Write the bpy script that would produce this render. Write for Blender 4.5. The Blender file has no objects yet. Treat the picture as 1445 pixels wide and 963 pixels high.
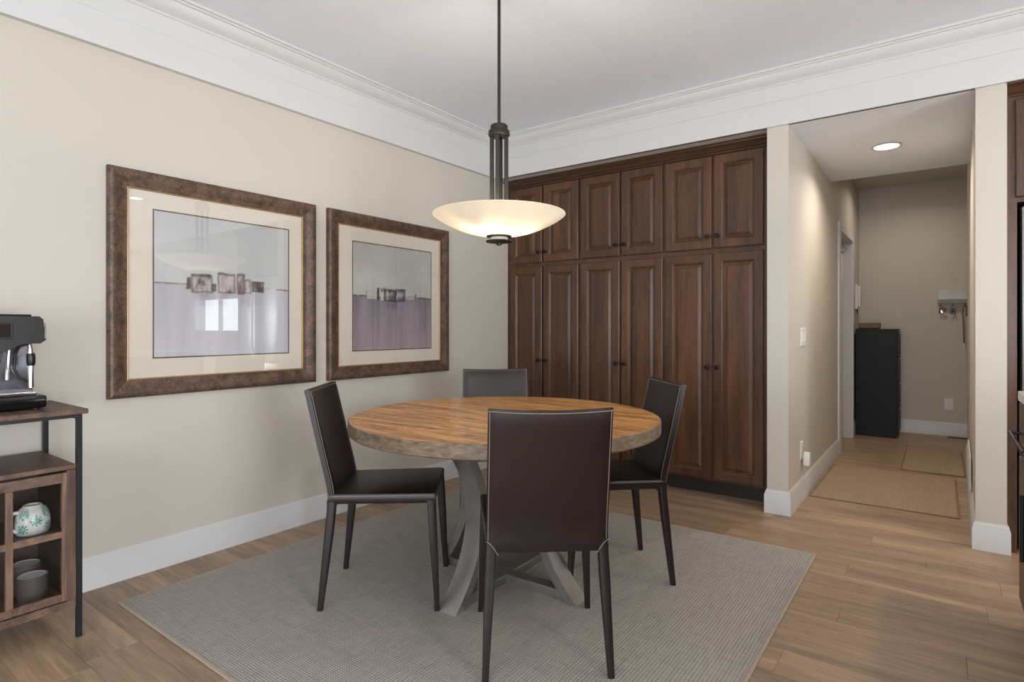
import bpy, bmesh, math, random
import numpy as np
from mathutils import Vector, Matrix

random.seed(7)
rng = np.random.default_rng(7)
SC = bpy.context.scene
COL = SC.collection
PI = math.pi

# ------------------------------------------------------------------ camera
cam_d = bpy.data.cameras.new('camera')
cam_d.sensor_width = 36.0
cam_d.lens = 820.2 / 1445 * 36.0
cam_d.shift_y = -18.7 / 1445
cam_d.clip_start = 0.05
cam = bpy.data.objects.new('camera', cam_d)
cam.location = (0, 0, 1.155)
cam.rotation_euler = (PI / 2, 0, math.radians(36.356))
COL.objects.link(cam)
SC.camera = cam

# ------------------------------------------------------------------ world, exposure
W = bpy.data.worlds.new('world'); SC.world = W; W.use_nodes = True
bg = W.node_tree.nodes['Background']
bg.inputs[0].default_value = (0.75, 0.86, 1.0, 1); bg.inputs[1].default_value = 1.5
SC.view_settings.view_transform = 'Standard'
SC.view_settings.look = 'None'
SC.view_settings.gamma = 1.0
SC.view_settings.use_curve_mapping = False
SC.view_settings.exposure = 0.25

def area(name, loc, rot, sx, sy, power, col, spread=PI):
    d = bpy.data.lights.new(name, 'AREA'); d.shape = 'RECTANGLE'; d.size = sx; d.size_y = sy
    d.energy = power; d.color = col; d.spread = spread
    o = bpy.data.objects.new(name, d); o.location = loc; o.rotation_euler = rot; COL.objects.link(o)
    return o
DAY = (0.91, 0.955, 1.0)
# daylight outside each opening; the rear and side openings are unseen, shaped for fill
area('added_daylight_rear', (0.30, -3.36, 1.16), (PI / 2, 0, 0), 3.2, 2.2, 115, DAY)
area('daylight_sink', (3.22, 4.86, 1.36), (-PI / 2, 0, 0), 1.6, 0.55, 11, DAY)
area('added_daylight_side', (5.2, -0.4, 1.175), (PI / 2, 0, PI / 2), 2.6, 2.2, 270, DAY)

# ------------------------------------------------------------------ materials
def srgb(r, g, b):
    def f(c):
        c /= 255.0
        return c / 12.92 if c <= 0.04045 else ((c + 0.055) / 1.055) ** 2.4
    return (f(r), f(g), f(b), 1.0)

class NT:
    def __init__(s, name):
        s.m = bpy.data.materials.new(name); s.m.use_nodes = True
        s.t = s.m.node_tree; s.b = s.t.nodes['Principled BSDF']; s.out = s.t.nodes['Material Output']
    def n(s, typ, **kw):
        nd = s.t.nodes.new(typ)
        for k, v in kw.items():
            if hasattr(nd, k): setattr(nd, k, v)
            else: nd.inputs[k.replace('_', ' ')].default_value = v
        return nd
    def l(s, a, b): s.t.links.new(a, b)
    def ramp(s, fac, stops):
        r = s.t.nodes.new('ShaderNodeValToRGB'); e = r.color_ramp.elements
        while len(e) < len(stops): e.new(0.5)
        for i, (p, c) in enumerate(stops): e[i].position = p; e[i].color = c
        s.l(fac, r.inputs[0]); return r.outputs[0]
    def coords(s, scale=(1, 1, 1), rnd=False, rot=(0, 0, 0)):
        tc = s.n('ShaderNodeTexCoord'); mp = s.n('ShaderNodeMapping'); mp.inputs['Scale'].default_value = scale
        mp.inputs['Rotation'].default_value = rot
        s.l(tc.outputs['Object'], mp.inputs['Vector'])
        if rnd:
            oi = s.n('ShaderNodeObjectInfo'); mu = s.n('ShaderNodeMath', operation='MULTIPLY'); mu.inputs[1].default_value = 37.0
            s.l(oi.outputs['Random'], mu.inputs[0]); s.l(mu.outputs[0], mp.inputs['Location'])
        return mp.outputs[0]
    def mix(s, fac, a, b, blend='MIX'):
        m = s.n('ShaderNodeMix', data_type='RGBA', blend_type=blend)
        for sock, v in ((m.inputs[0], fac), (m.inputs[6], a), (m.inputs[7], b)):
            if hasattr(v, 'is_output'): s.l(v, sock)
            else: sock.default_value = v
        return m.outputs[2]
    def noise(s, vec, scale, detail=4, rough=0.55, dist=0.0):
        n = s.n('ShaderNodeTexNoise'); n.inputs['Scale'].default_value = scale; n.inputs['Detail'].default_value = detail
        n.inputs['Roughness'].default_value = rough; n.inputs['Distortion'].default_value = dist
        s.l(vec, n.inputs['Vector']); return n.outputs['Fac']
    def bump(s, h, strength=0.2, dist=0.01):
        b = s.n('ShaderNodeBump'); b.inputs['Strength'].default_value = strength; b.inputs['Distance'].default_value = dist
        s.l(h, b.inputs['Height']); s.l(b.outputs[0], s.b.inputs['Normal'])
    def set(s, col=None, rough=None, metal=None, spec=None, coat=None):
        if col is not None:
            if hasattr(col, 'is_output'): s.l(col, s.b.inputs['Base Color'])
            else: s.b.inputs['Base Color'].default_value = col
        if rough is not None:
            if hasattr(rough, 'is_output'): s.l(rough, s.b.inputs['Roughness'])
            else: s.b.inputs['Roughness'].default_value = rough
        if metal is not None: s.b.inputs['Metallic'].default_value = metal
        if spec is not None: s.b.inputs['Specular IOR Level'].default_value = spec
        if coat is not None: s.b.inputs['Coat Weight'].default_value = coat; s.b.inputs['Coat Roughness'].default_value = 0.12
        return s.m

def plain(name, col, rough=0.5, metal=0.0, var=0.06, nscale=6.0, bump=0.0, bscale=60, spec=0.5):
    t = NT(name); v = t.coords()
    f = t.noise(v, nscale, 3)
    lo = tuple(c * (1 - var) for c in col[:3]) + (1,); hi = tuple(min(1, c * (1 + var)) for c in col[:3]) + (1,)
    c = t.ramp(f, [(0.3, lo), (0.7, hi)])
    if bump:
        t.bump(t.noise(v, bscale, 3), bump, 0.004)
    return t.set(c, rough, metal, spec)

def wood(name, dark, light, axis='Z', rough=0.4, grain=1.0, rnd=True, objvar=0.25, staves=None, coat=None, spec=0.5, bumps=0.08, rotz=0.0, con=0.0, fine=0.35):
    t = NT(name)
    k = dict(X=(0.7, 9, 9), Y=(9, 0.7, 9), Z=(9, 9, 0.7))[axis]
    v = t.coords(tuple(c * grain for c in k), rnd, (0, 0, rotz))
    a = t.noise(v, 2.0, 6, 0.62, 0.6)
    b = t.noise(v, 14.0, 3, 0.7, 0.2)
    c1 = t.ramp(a, [(0.28 + con, dark), (0.72 - con, light)])
    c2 = t.mix(fine, c1, t.ramp(b, [(0.35 + con * .5, dark), (0.65 - con * .5, light)]))
    oi = t.n('ShaderNodeObjectInfo')
    var = t.ramp(oi.outputs['Random'], [(0.0, (1 - objvar,) * 3 + (1,)), (1.0, (1 + objvar * 0.6,) * 3 + (1,))])
    c3 = t.mix(1.0, c2, var, 'MULTIPLY') if rnd else c2
    if staves:
        tc = t.n('ShaderNodeTexCoord'); sx = t.n('ShaderNodeSeparateXYZ'); t.l(tc.outputs['Object'], sx.inputs[0])
        m1 = t.n('ShaderNodeMath', operation='MULTIPLY_ADD'); m1.inputs[1].default_value = staves
        ad = t.n('ShaderNodeMath', operation='MULTIPLY'); ad.inputs[1].default_value = 91.0
        t.l(oi.outputs['Random'], ad.inputs[0]); t.l(sx.outputs[0], m1.inputs[0]); t.l(ad.outputs[0], m1.inputs[2])
        fl = t.n('ShaderNodeMath', operation='FLOOR'); t.l(m1.outputs[0], fl.inputs[0])
        wn = t.n('ShaderNodeTexWhiteNoise', noise_dimensions='1D'); t.l(fl.outputs[0], wn.inputs['W'])
        c3 = t.mix(1.0, c3, t.ramp(wn.outputs['Value'], [(0, (0.72, 0.72, 0.74, 1)), (1, (1.22, 1.16, 1.1, 1))]), 'MULTIPLY')
    t.bump(a, bumps, 0.004)
    return t.set(c3, rough, spec=spec, coat=coat)

M = {}
def wall_paint(name, c):
    t = NT(name); v = t.coords()
    col = t.mix(t.noise(v, 0.8, 2), c, tuple(x * 0.97 for x in c[:3]) + (1,))
    t.bump(t.noise(v, 120, 3), 0.06, 0.003)
    return t.set(col, 0.62, spec=0.3)
M['wall'] = wall_paint('wall_paint', srgb(200, 193, 182))
M['hallwall'] = M['wall']
M['white'] = plain('trim_white', srgb(206, 206, 205), 0.38, var=0.01)
def ceil_mat():
    t = NT('ceiling_texture'); v = t.coords()
    t.bump(t.noise(v, 55, 4, 0.6), 0.35, 0.006)
    return t.set(srgb(233, 237, 244), 0.8, spec=0.2)
M['ceil'] = ceil_mat()
M['cab'] = wood('cabinet_wood', srgb(54, 34, 22), srgb(104, 69, 45), 'Z', 0.36, 1.0, True, 0.12, con=.04)
M['cabpanel'] = wood('cabinet_panel_wood', srgb(54, 34, 22), srgb(105, 69, 44), 'Z', 0.36, 1.0, True, 0.12, staves=11, con=.04)
M['cabx'] = wood('cabinet_rail_wood', srgb(46, 30, 21), srgb(90, 61, 41), 'X', 0.36)
M['kick'] = plain('toe_kick', srgb(36, 30, 27), 0.45, var=0.1)
M['knob'] = plain('dark_bronze_knob', srgb(34, 30, 28), 0.35, 0.6)
M['plank'] = wood('floor_oak', srgb(125, 103, 84), srgb(186, 157, 128), 'X', 0.42, 0.55, True, 0.13, bumps=0.05, con=.06)
M['sub'] = plain('floor_gap', srgb(70, 54, 42), 0.8)
M['leather'] = plain('dark_brown_leather', srgb(31, 19, 19), 0.38, var=0.12, nscale=9, bump=0.12, bscale=260)
M['stitch'] = plain('pale_stitch', srgb(150, 138, 124), 0.8)
M['tabletop'] = wood('table_top_wood', srgb(126, 80, 38), srgb(238, 178, 110), 'X', 0.32, 1.7, False, coat=0.1, con=.16, bumps=0.05, rotz=-math.radians(31), fine=.55)
def rim_mat():
    t = NT('table_rim_patina'); v = t.coords((2.2, 2.2, 7))
    a = t.noise(v, 3.2, 6, 0.7, 0.5); b = t.noise(v, 11, 5, 0.7)
    c = t.ramp(a, [(0.25, srgb(66, 52, 40)), (0.5, srgb(112, 90, 68)), (0.75, srgb(146, 128, 108))])
    c = t.mix(0.45, c, t.ramp(b, [(0.35, srgb(62, 50, 40)), (0.65, srgb(156, 142, 124))]))
    t.bump(b, 0.3, 0.004)
    return t.set(c, 0.5)
M['rim'] = rim_mat()
M['steel'] = plain('brushed_gunmetal', srgb(168, 166, 163), 0.36, 0.85, var=0.12, nscale=14)
M['blackmetal'] = plain('black_powder_metal', srgb(28, 29, 32), 0.42, 0.3)
M['black'] = plain('black_plastic', srgb(19, 18, 17), 0.34, var=0.1)
M['blackgloss'] = plain('black_gloss', srgb(16, 16, 17), 0.12)
M['chrome'] = plain('chrome', srgb(205, 207, 212), 0.12, 1.0, var=0.02)
M['steelpanel'] = plain('blue_grey_steel_panel', srgb(150, 152, 162), 0.25, 0.9, var=0.05)  # brushed metal, darker and bluer than the chrome
M['bronze'] = plain('aged_bronze', srgb(54, 50, 44), 0.45, 0.6, var=0.12)
M['cartwood'] = wood('cart_walnut', srgb(64, 46, 36), srgb(124, 95, 77), 'X', 0.5, 1.0, con=.08)
M['cartwoodz'] = wood('cart_walnut_upright', srgb(64, 46, 36), srgb(126, 97, 79), 'Z', 0.5, 1.0, con=.08)
M['cartdark'] = wood('cart_inside', srgb(44, 34, 28), srgb(70, 55, 45), 'X', 0.5)
def frame_mat():
    t = NT('frame_mottled_bronze'); v = t.coords((1, 1, 1), True)
    a = t.noise(v, 17, 6, 0.78, 0.5); b = t.noise(v, 90, 4, 0.7)
    c = t.ramp(a, [(0.34, srgb(36, 28, 26)), (0.48, srgb(78, 59, 49)), (0.58, srgb(118, 90, 71)), (0.68, srgb(66, 66, 70))])
    c = t.mix(0.35, c, t.ramp(b, [(0.35, srgb(38, 30, 27)), (0.65, srgb(130, 104, 84))]))
    t.bump(a, 0.25, 0.004)
    return t.set(c, 0.42, 0.15)
M['frame'] = frame_mat()
M['frameside'] = plain('frame_side_black', srgb(44, 40, 36), 0.5)
M['gold'] = plain('gold_fillet', srgb(172, 138, 92), 0.4, 0.4)
M['mat'] = plain('mat_board', srgb(222, 213, 198), 0.85, var=0.01)
M['matline'] = plain('mat_inner_line', srgb(92, 62, 48), 0.7)
def vcol(name, rough):
    t = NT(name); a = t.n('ShaderNodeVertexColor'); a.layer_name = 'Col'
    return t.set(a.outputs[0], rough)
M['art'] = vcol('art_print_ink', 0.75)
M['mug'] = vcol('glazed_mug', 0.18)
def glass_mat(name, tint=(1, 1, 1, 1), base=0.06, rough=0.0):
    t = NT(name); t.t.nodes.remove(t.b)
    tr = t.n('ShaderNodeBsdfTransparent'); tr.inputs[0].default_value = tint
    gl = t.n('ShaderNodeBsdfGlossy'); gl.inputs['Roughness'].default_value = rough
    lw = t.n('ShaderNodeLayerWeight'); lw.inputs[0].default_value = 0.5
    fr = t.n('ShaderNodeMath', operation='POWER'); fr.inputs[1].default_value = 5.0; t.l(lw.outputs['Facing'], fr.inputs[0])
    mu = t.n('ShaderNodeMath', operation='MULTIPLY_ADD'); mu.inputs[1].default_value = 0.9; mu.inputs[2].default_value = base
    mx = t.n('ShaderNodeMixShader')
    t.l(fr.outputs[0], mu.inputs[0]); t.l(mu.outputs[0], mx.inputs[0]); t.l(tr.outputs[0], mx.inputs[1]); t.l(gl.outputs[0], mx.inputs[2])
    t.l(mx.outputs[0], t.out.inputs[0])
    return t.m
M['glass'] = glass_mat('picture_glass')
M['doorglass'] = glass_mat('cart_door_glass', (0.94, 0.94, 0.94, 1), 0.02)
M['winglass'] = glass_mat('window_glass', (1, 1, 1, 1), 0.0)
def rug_mat(name, c0, c1, c2, px_, py_):
    t = NT(name); tc = t.n('ShaderNodeTexCoord'); v = tc.outputs['Object']
    w1 = t.n('ShaderNodeTexWave', wave_type='BANDS', bands_direction='X'); w1.inputs['Scale'].default_value = px_
    w1.inputs['Distortion'].default_value = 0.5; w1.inputs['Detail'].default_value = 2; w1.inputs['Detail Scale'].default_value = 3
    w2 = t.n('ShaderNodeTexWave', wave_type='BANDS', bands_direction='Y'); w2.inputs['Scale'].default_value = py_
    w2.inputs['Distortion'].default_value = 1.0; w2.inputs['Detail'].default_value = 2; w2.inputs['Detail Scale'].default_value = 3
    t.l(v, w1.inputs[0]); t.l(v, w2.inputs[0])
    mp = t.n('ShaderNodeMapping'); mp.inputs['Scale'].default_value = (90, 9, 1); t.l(v, mp.inputs[0])
    st = t.noise(mp.outputs[0], 1.0, 4, 0.7)
    mp2 = t.n('ShaderNodeMapping'); mp2.inputs['Scale'].default_value = (6, 130, 1); t.l(v, mp2.inputs[0])
    st2 = t.noise(mp2.outputs[0], 1.0, 4, 0.7)
    m = t.n('ShaderNodeMath', operation='MULTIPLY'); t.l(w1.outputs['Fac'], m.inputs[0]); t.l(w2.outputs['Fac'], m.inputs[1])
    ca = t.ramp(st, [(0.3, c0), (0.7, c1)])
    cb = t.ramp(st2, [(0.3, c0), (0.7, c1)])
    cc = t.mix(0.5, ca, cb)
    cd = t.mix(m.outputs[0], cc, c2)
    t.bump(m.outputs[0], 0.6, 0.004)
    return t.set(cd, 0.92, spec=0.15)
M['rug'] = rug_mat('woven_grey_rug', srgb(116, 111, 105), srgb(172, 166, 158), srgb(198, 192, 184), 26, 34)
M['rugedge'] = plain('rug_binding_tape', srgb(168, 156, 140), 0.9, bump=0.2, bscale=300)
M['mat2'] = rug_mat('woven_tan_mat', srgb(134, 114, 93), srgb(176, 154, 129), srgb(188, 166, 142), 30, 40)
M['mat2edge'] = plain('tan_mat_binding', srgb(132, 106, 80), 0.9)
M['dresser'] = plain('black_brown_dresser', srgb(17, 18, 18), 0.5, var=0.1, spec=0.3)
M['bowlwood'] = wood('box_wood', srgb(84, 58, 38), srgb(124, 90, 62), 'X', 0.5)
M['plastic'] = plain('white_plastic', srgb(224, 222, 216), 0.35, var=0.01)
M['slot'] = plain('dark_slot', srgb(60, 58, 56), 0.6)
M['greymetal'] = plain('painted_grey_metal', srgb(182, 180, 176), 0.4, 0.2)
M['strap'] = plain('tan_leather_strap', srgb(120, 78, 48), 0.5)
M['stone'] = plain('white_quartz', srgb(226, 224, 220), 0.2, var=0.03)
M['fridge'] = plain('fridge_steel', srgb(176, 176, 174), 0.3, 0.9, var=0.03)
M['fridgeside'] = plain('fridge_side_grey', srgb(70, 70, 70), 0.4, 0.4)
M['porc'] = plain('white_porcelain', srgb(232, 235, 240), 0.2, var=0.02)
M['clay'] = plain('dark_grey_mug', srgb(86, 80, 76), 0.35)
M['doorpaint'] = plain('door_paint', srgb(222, 216, 206), 0.4, var=0.01)

def emit(name, col, strength):
    t = NT(name); t.b.inputs['Emission Color'].default_value = col; t.b.inputs['Emission Strength'].default_value = strength
    t.b.inputs['Base Color'].default_value = col
    return t.m
M['canlens'] = emit('lit_can_lens', (1, 0.9, 0.76, 1), 12.0)
M['bulb'] = emit('lit_bulb', (1, 0.86, 0.66, 1), 6.0)
def bowl_mat():
    t = NT('frosted_alabaster_glass'); t.t.nodes.remove(t.b)
    v = t.coords(); n = t.noise(v, 7, 4, 0.6, 0.6)
    c = t.ramp(n, [(0.3, (0.93, 0.87, 0.76, 1)), (0.7, (0.97, 0.92, 0.84, 1))])
    tr = t.n('ShaderNodeBsdfTranslucent'); di = t.n('ShaderNodeBsdfDiffuse'); em = t.n('ShaderNodeEmission'); gl = t.n('ShaderNodeBsdfGlossy')
    gl.inputs['Roughness'].default_value = 0.3
    dk = t.mix(1.0, c, (0.68, 0.655, 0.61, 1), 'MULTIPLY')
    t.l(dk, tr.inputs[0]); t.l(dk, di.inputs[0]); t.l(c, em.inputs[0])
    em.inputs[1].default_value = 0.18
    m1 = t.n('ShaderNodeMixShader'); m1.inputs[0].default_value = 0.45; t.l(tr.outputs[0], m1.inputs[1]); t.l(di.outputs[0], m1.inputs[2])
    m2 = t.n('ShaderNodeMixShader'); m2.inputs[0].default_value = 0.04; t.l(m1.outputs[0], m2.inputs[1]); t.l(gl.outputs[0], m2.inputs[2])
    ad = t.n('ShaderNodeAddShader'); t.l(m2.outputs[0], ad.inputs[0]); t.l(em.outputs[0], ad.inputs[1])
    t.l(ad.outputs[0], t.out.inputs[0])
    return t.m
M['bowl'] = bowl_mat()

# ------------------------------------------------------------------ mesh helpers
class MB:
    """collects shapes, build() links them as one mesh object"""
    def __init__(s): s.v = []; s.f = []
    def add(s, vs, fs):
        o = len(s.v); s.v += [tuple(p) for p in vs]; s.f += [tuple(i + o for i in f) for f in fs]; return s
    def box(s, x0, x1, y0, y1, z0, z1, b=0.0):
        if b <= 0:
            return s.add([(x0, y0, z0), (x1, y0, z0), (x1, y1, z0), (x0, y1, z0), (x0, y0, z1), (x1, y0, z1), (x1, y1, z1), (x0, y1, z1)],
                         [(3, 2, 1, 0), (4, 5, 6, 7), (0, 1, 5, 4), (1, 2, 6, 5), (2, 3, 7, 6), (3, 0, 4, 7)])
        bm = bmesh.new(); bmesh.ops.create_cube(bm, size=1.0)
        for v in bm.verts:
            v.co = Vector((x0 if v.co.x < 0 else x1, y0 if v.co.y < 0 else y1, z0 if v.co.z < 0 else z1))
        b = min(b, 0.45 * min(abs(x1 - x0), abs(y1 - y0), abs(z1 - z0)))
        bmesh.ops.bevel(bm, geom=bm.edges[:], offset=b, segments=2, profile=0.5, affect='EDGES')
        return s.bm(bm)
    def bm(s, bm, mat=None):
        bm.verts.ensure_lookup_table(); bm.verts.index_update()
        vs = [(mat @ v.co) if mat else v.co.copy() for v in bm.verts]
        fs = [[v.index for v in f.verts] for f in bm.faces]
        bm.free(); return s.add(vs, fs)
    def lathe(s, prof, n=32, c=(0, 0, 0), axis='Z', cap0=True, cap1=True):
        vs = []; fs = []; m = len(prof)
        for r, z in prof:
            for k in range(n):
                a = 2 * PI * k / n; p = (r * math.cos(a), r * math.sin(a), z)
                if axis == 'X': p = (p[2], p[0], p[1])
                if axis == 'Y': p = (p[1], p[2], p[0])
                vs.append((p[0] + c[0], p[1] + c[1], p[2] + c[2]))
        for i in range(m - 1):
            for k in range(n):
                k2 = (k + 1) % n
                fs.append((i * n + k, i * n + k2, (i + 1) * n + k2, (i + 1) * n + k))
        if cap0: fs.append(tuple(reversed(range(n))))
        if cap1: fs.append(tuple((m - 1) * n + k for k in range(n)))
        return s.add(vs, fs)
    def cyl(s, c, r, h, n=20, axis='Z', b=0.0):
        b = min(b, r * 0.4, h * 0.4)
        prof = [(r, 0), (r, h)] if b <= 0 else [(r - b, 0), (r, b), (r, h - b), (r - b, h)]
        return s.lathe(prof, n, c, axis)
    def tube(s, pts, r, n=8, cap=True):
        pts = [Vector(p) for p in pts]; rs = r if isinstance(r, (list, tuple)) else [r] * len(pts)
        vs = []; fs = []; up = None
        for i, p in enumerate(pts):
            t = (pts[min(i + 1, len(pts) - 1)] - pts[max(i - 1, 0)]).normalized()
            if up is None:
                up = Vector((0, 0, 1)) if abs(t.z) < 0.9 else Vector((1, 0, 0))
            a = t.cross(up).normalized(); b = a.cross(t).normalized(); up = b
            for k in range(n):
                q = 2 * PI * k / n; vs.append(p + (a * math.cos(q) + b * math.sin(q)) * rs[i])
        for i in range(len(pts) - 1):
            for k in range(n):
                k2 = (k + 1) % n; fs.append((i * n + k, i * n + k2, (i + 1) * n + k2, (i + 1) * n + k))
        if cap: fs.append(tuple(reversed(range(n)))); fs.append(tuple((len(pts) - 1) * n + k for k in range(n)))
        return s.add(vs, fs)
    def loops(s, loops, cap0=True, cap1=True):
        n = len(loops[0]); vs = [p for l in loops for p in l]; fs = []
        for i in range(len(loops) - 1):
            for k in range(n):
                k2 = (k + 1) % n; fs.append((i * n + k, i * n + k2, (i + 1) * n + k2, (i + 1) * n + k))
        if cap0: fs.append(tuple(reversed(range(n))))
        if cap1: fs.append(tuple((len(loops) - 1) * n + k for k in range(n)))
        return s.add(vs, fs)
    def prism(s, poly, z0, z1):
        return s.loops([[(x, y, z0) for x, y in poly], [(x, y, z1) for x, y in poly]])
    def rectloft(s, x0, x1, z0, z1, prof, cap0=True, cap1=False):
        """profile of (inset, depth): rings in the local XZ plane, depth towards -Y"""
        ls = []
        for i, d in prof:
            ls.append([(x0 + i, -d, z0 + i), (x1 - i, -d, z0 + i), (x1 - i, -d, z1 - i), (x0 + i, -d, z1 - i)])
        return s.loops(ls, cap0, cap1)
    def mesh(s, name, smooth=None):
        me = bpy.data.meshes.new(name); me.from_pydata([tuple(p) for p in s.v], [], s.f)
        bm = bmesh.new(); bm.from_mesh(me); bmesh.ops.recalc_face_normals(bm, faces=bm.faces[:]); bm.to_mesh(me); bm.free()
        if smooth:
            me.polygons.foreach_set('use_smooth', [True] * len(me.polygons)); me.set_sharp_from_angle(angle=math.radians(smooth))
        me.update(); return me
    def build(s, name, mat, parent=None, smooth=None, loc=(0, 0, 0), rot=(0, 0, 0)):
        me = s.mesh(name, smooth); me.materials.append(M[mat] if isinstance(mat, str) else mat)
        return link(name, me, parent, loc, rot)

def link(name, me, parent=None, loc=(0, 0, 0), rot=(0, 0, 0)):
    o = bpy.data.objects.new(name, me); COL.objects.link(o); o.location = loc; o.rotation_euler = rot
    if parent is not None: o.parent = parent
    return o
def tag(o, label, cat, group=None, kind=None):
    o['label'] = label; o['category'] = cat
    if group: o['group'] = group
    if kind: o['kind'] = kind
    return o
def struct(o, label=None):
    o['kind'] = 'structure'
    if label: o['label'] = label
    return o
def empty(name, loc=(0, 0, 0), rz=0.0):
    o = bpy.data.objects.new(name, None); o.empty_display_size = 0.05; COL.objects.link(o); o.location = loc; o.rotation_euler = (0, 0, rz)
    return o
def thing(name, label, cat, loc=(0, 0, 0), rz=0.0, group=None):
    return tag(empty(name, loc, rz), label, cat, group)
def copy_tree(o, parent=None):
    c = o.copy(); COL.objects.link(c)
    if parent is not None: c.parent = parent
    for ch in list(o.children): copy_tree(ch, c)
    return c
def B(x0, x1, y0, y1, z0, z1, b=0.0): return MB().box(x0, x1, y0, y1, z0, z1, b)

def sweep(prof, path, sign=1):
    """profile (offset, z) along a floor-plan polyline with mitred corners"""
    P = [Vector(p) for p in path]; ns = []
    for a, b in zip(P, P[1:]):
        d = (b - a).normalized(); ns.append(Vector((-d.y, d.x)) * sign)
    ls = []
    for i, p in enumerate(P):
        n0 = ns[max(i - 1, 0)]; n1 = ns[min(i, len(ns) - 1)]
        m = (n0 + n1) / (1 + n0.dot(n1))
        ls.append([(p.x + m.x * o, p.y + m.y * o, z) for o, z in prof])
    return MB().loops(ls)

# ------------------------------------------------------------------ the setting
XL, YB, CE = -3.02, 3.882, 2.743
C1, C1R = -0.872, -0.749          # post between cabinets and hall
C2, C2R = 0.150, 0.276            # post between hall and refrigerator
YK = 4.65                         # back wall behind cabinets and kitchen
YF = 7.752                        # far hall wall
HC = 2.405                        # hall ceiling and header height
struct(B(-3.16, XL, -3.2, 4.8, 0, CE).build('wall_left', 'wall'))
struct(B(XL, C1, YK, YK + 0.12, 0, CE).build('wall_back', 'wall'))
w = MB()
OP0, OP1, OPZ = 6.09, 7.03, 2.05
w.box(C1, C1R, YB, OP0, 0, CE); w.box(C1, C1R, OP1, YF + 0.1, 0, CE); w.box(C1, C1R, OP0, OP1, OPZ, CE)
struct(w.build('wall_hall_left', 'wall'))
struct(MB().prism([(C2, YB), (C2R, YB), (C2R, 6.4), (C2 + 0.042, 6.4)], 0, CE).build('wall_hall_right', 'wall'))
struct(B(C1, 1.2, YF, YF + 0.12, 0, CE).build('wall_hall_end', 'wall'))
struct(MB().box(C2 + 0.17, 1.2, 6.3, 6.4, 0, CE).box(1.1, 1.2, 6.4, YF, 0, CE).build('wall_hall_side', 'wall'))
KX = 5.0
w = MB(); WX0, WX1, WZ0, WZ1 = 2.40, 4.05, 1.06, 1.66
w.box(C2R, WX0, YK, YK + 0.12, 0, CE); w.box(WX1, KX, YK, YK + 0.12, 0, CE); w.box(WX0, WX1, YK, YK + 0.12, 0, WZ0); w.box(WX0, WX1, YK, YK + 0.12, WZ1, CE)
struct(w.build('wall_kitchen', 'wall'))
w = MB(); w.box(KX, KX + 0.12, -3.2, -1.7, 0, CE); w.box(KX, KX + 0.12, 0.9, YK + 0.12, 0, CE); w.box(KX, KX + 0.12, -1.7, 0.9, 0, 0.05); w.box(KX, KX + 0.12, -1.7, 0.9, 2.3, CE)
struct(w.build('wall_right', 'wall'))
w = MB(); w.box(-3.16, -1.30, -3.32, -3.2, 0, CE); w.box(1.90, KX + 0.12, -3.32, -3.2, 0, CE); w.box(-1.30, 1.90, -3.32, -3.2, 0, 0.05); w.box(-1.30, 1.90, -3.32, -3.2, 2.27, CE)
struct(w.build('wall_front', 'wall'))
struct(B(-3.16, KX + 0.12, -3.32, 4.8, CE, CE + 0.1).build('ceiling', 'ceil'))
# dropped soffit that fills the space above cabinets and refrigerator, then the low hall ceiling
struct(MB().box(XL, C1, YB - 0.002, YK, HC, CE - 0.001).box(C2R, KX, YB - 0.002, YK, HC, CE - 0.001).build('ceiling_soffit', 'wall'))
struct(B(C1R, C2 + 0.04, YB - 0.002, 5.63, HC, CE + 0.08).build('ceiling_hall', 'ceil'))
struct(B(C1R, 1.2, 5.63, YF, CE - 0.005, CE + 0.1).build('ceiling_hall_end', 'wall'))

def window(n, x0, x1, z0, z1, loc, rz, panes, label):
    r = struct(empty('window_%d' % n, loc, rz), label)
    fr = MB().rectloft(x0, x1, z0, z1, [(0, 0.0), (0, 0.07), (0.05, 0.07), (0.05, 0.0)], False, False)
    fr.build('window_frame', 'white', r)
    wdt = (x1 - x0 - 0.1) / panes
    for k in range(panes):
        a = x0 + 0.05 + k * wdt
        if k: B(a - 0.02, a + 0.02, -0.06, -0.01, z0 + 0.05, z1 - 0.05).build('mullion', 'white', r)
        B(a + (0.02 if k else 0), a + wdt - (0.02 if k < panes - 1 else 0), -0.038, -0.034, z0 + 0.05, z1 - 0.05).build('pane', 'winglass', r)
    return r
window(1, WX0, WX1, WZ0, WZ1, (0, YK + 0.1, 0), 0, 2, 'white framed kitchen window over the sink')
window(2, -1.30, 1.90, 0.05, 2.27, (0, -3.3, 0), PI, 3, 'wide white framed unseen window added behind the dining area for daylight').scale.x = -1  # unseen; placed and made floor-length to spread daylight over walls and floor
window(3, -1.7, 0.9, 0.05, 2.3, (KX + 0.1, 0, 0), -PI / 2, 2, 'white framed unseen glass opening added on the kitchen side for fill light').scale.x = -1  # unseen; reaches the floor so its daylight fills the lower walls

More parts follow.
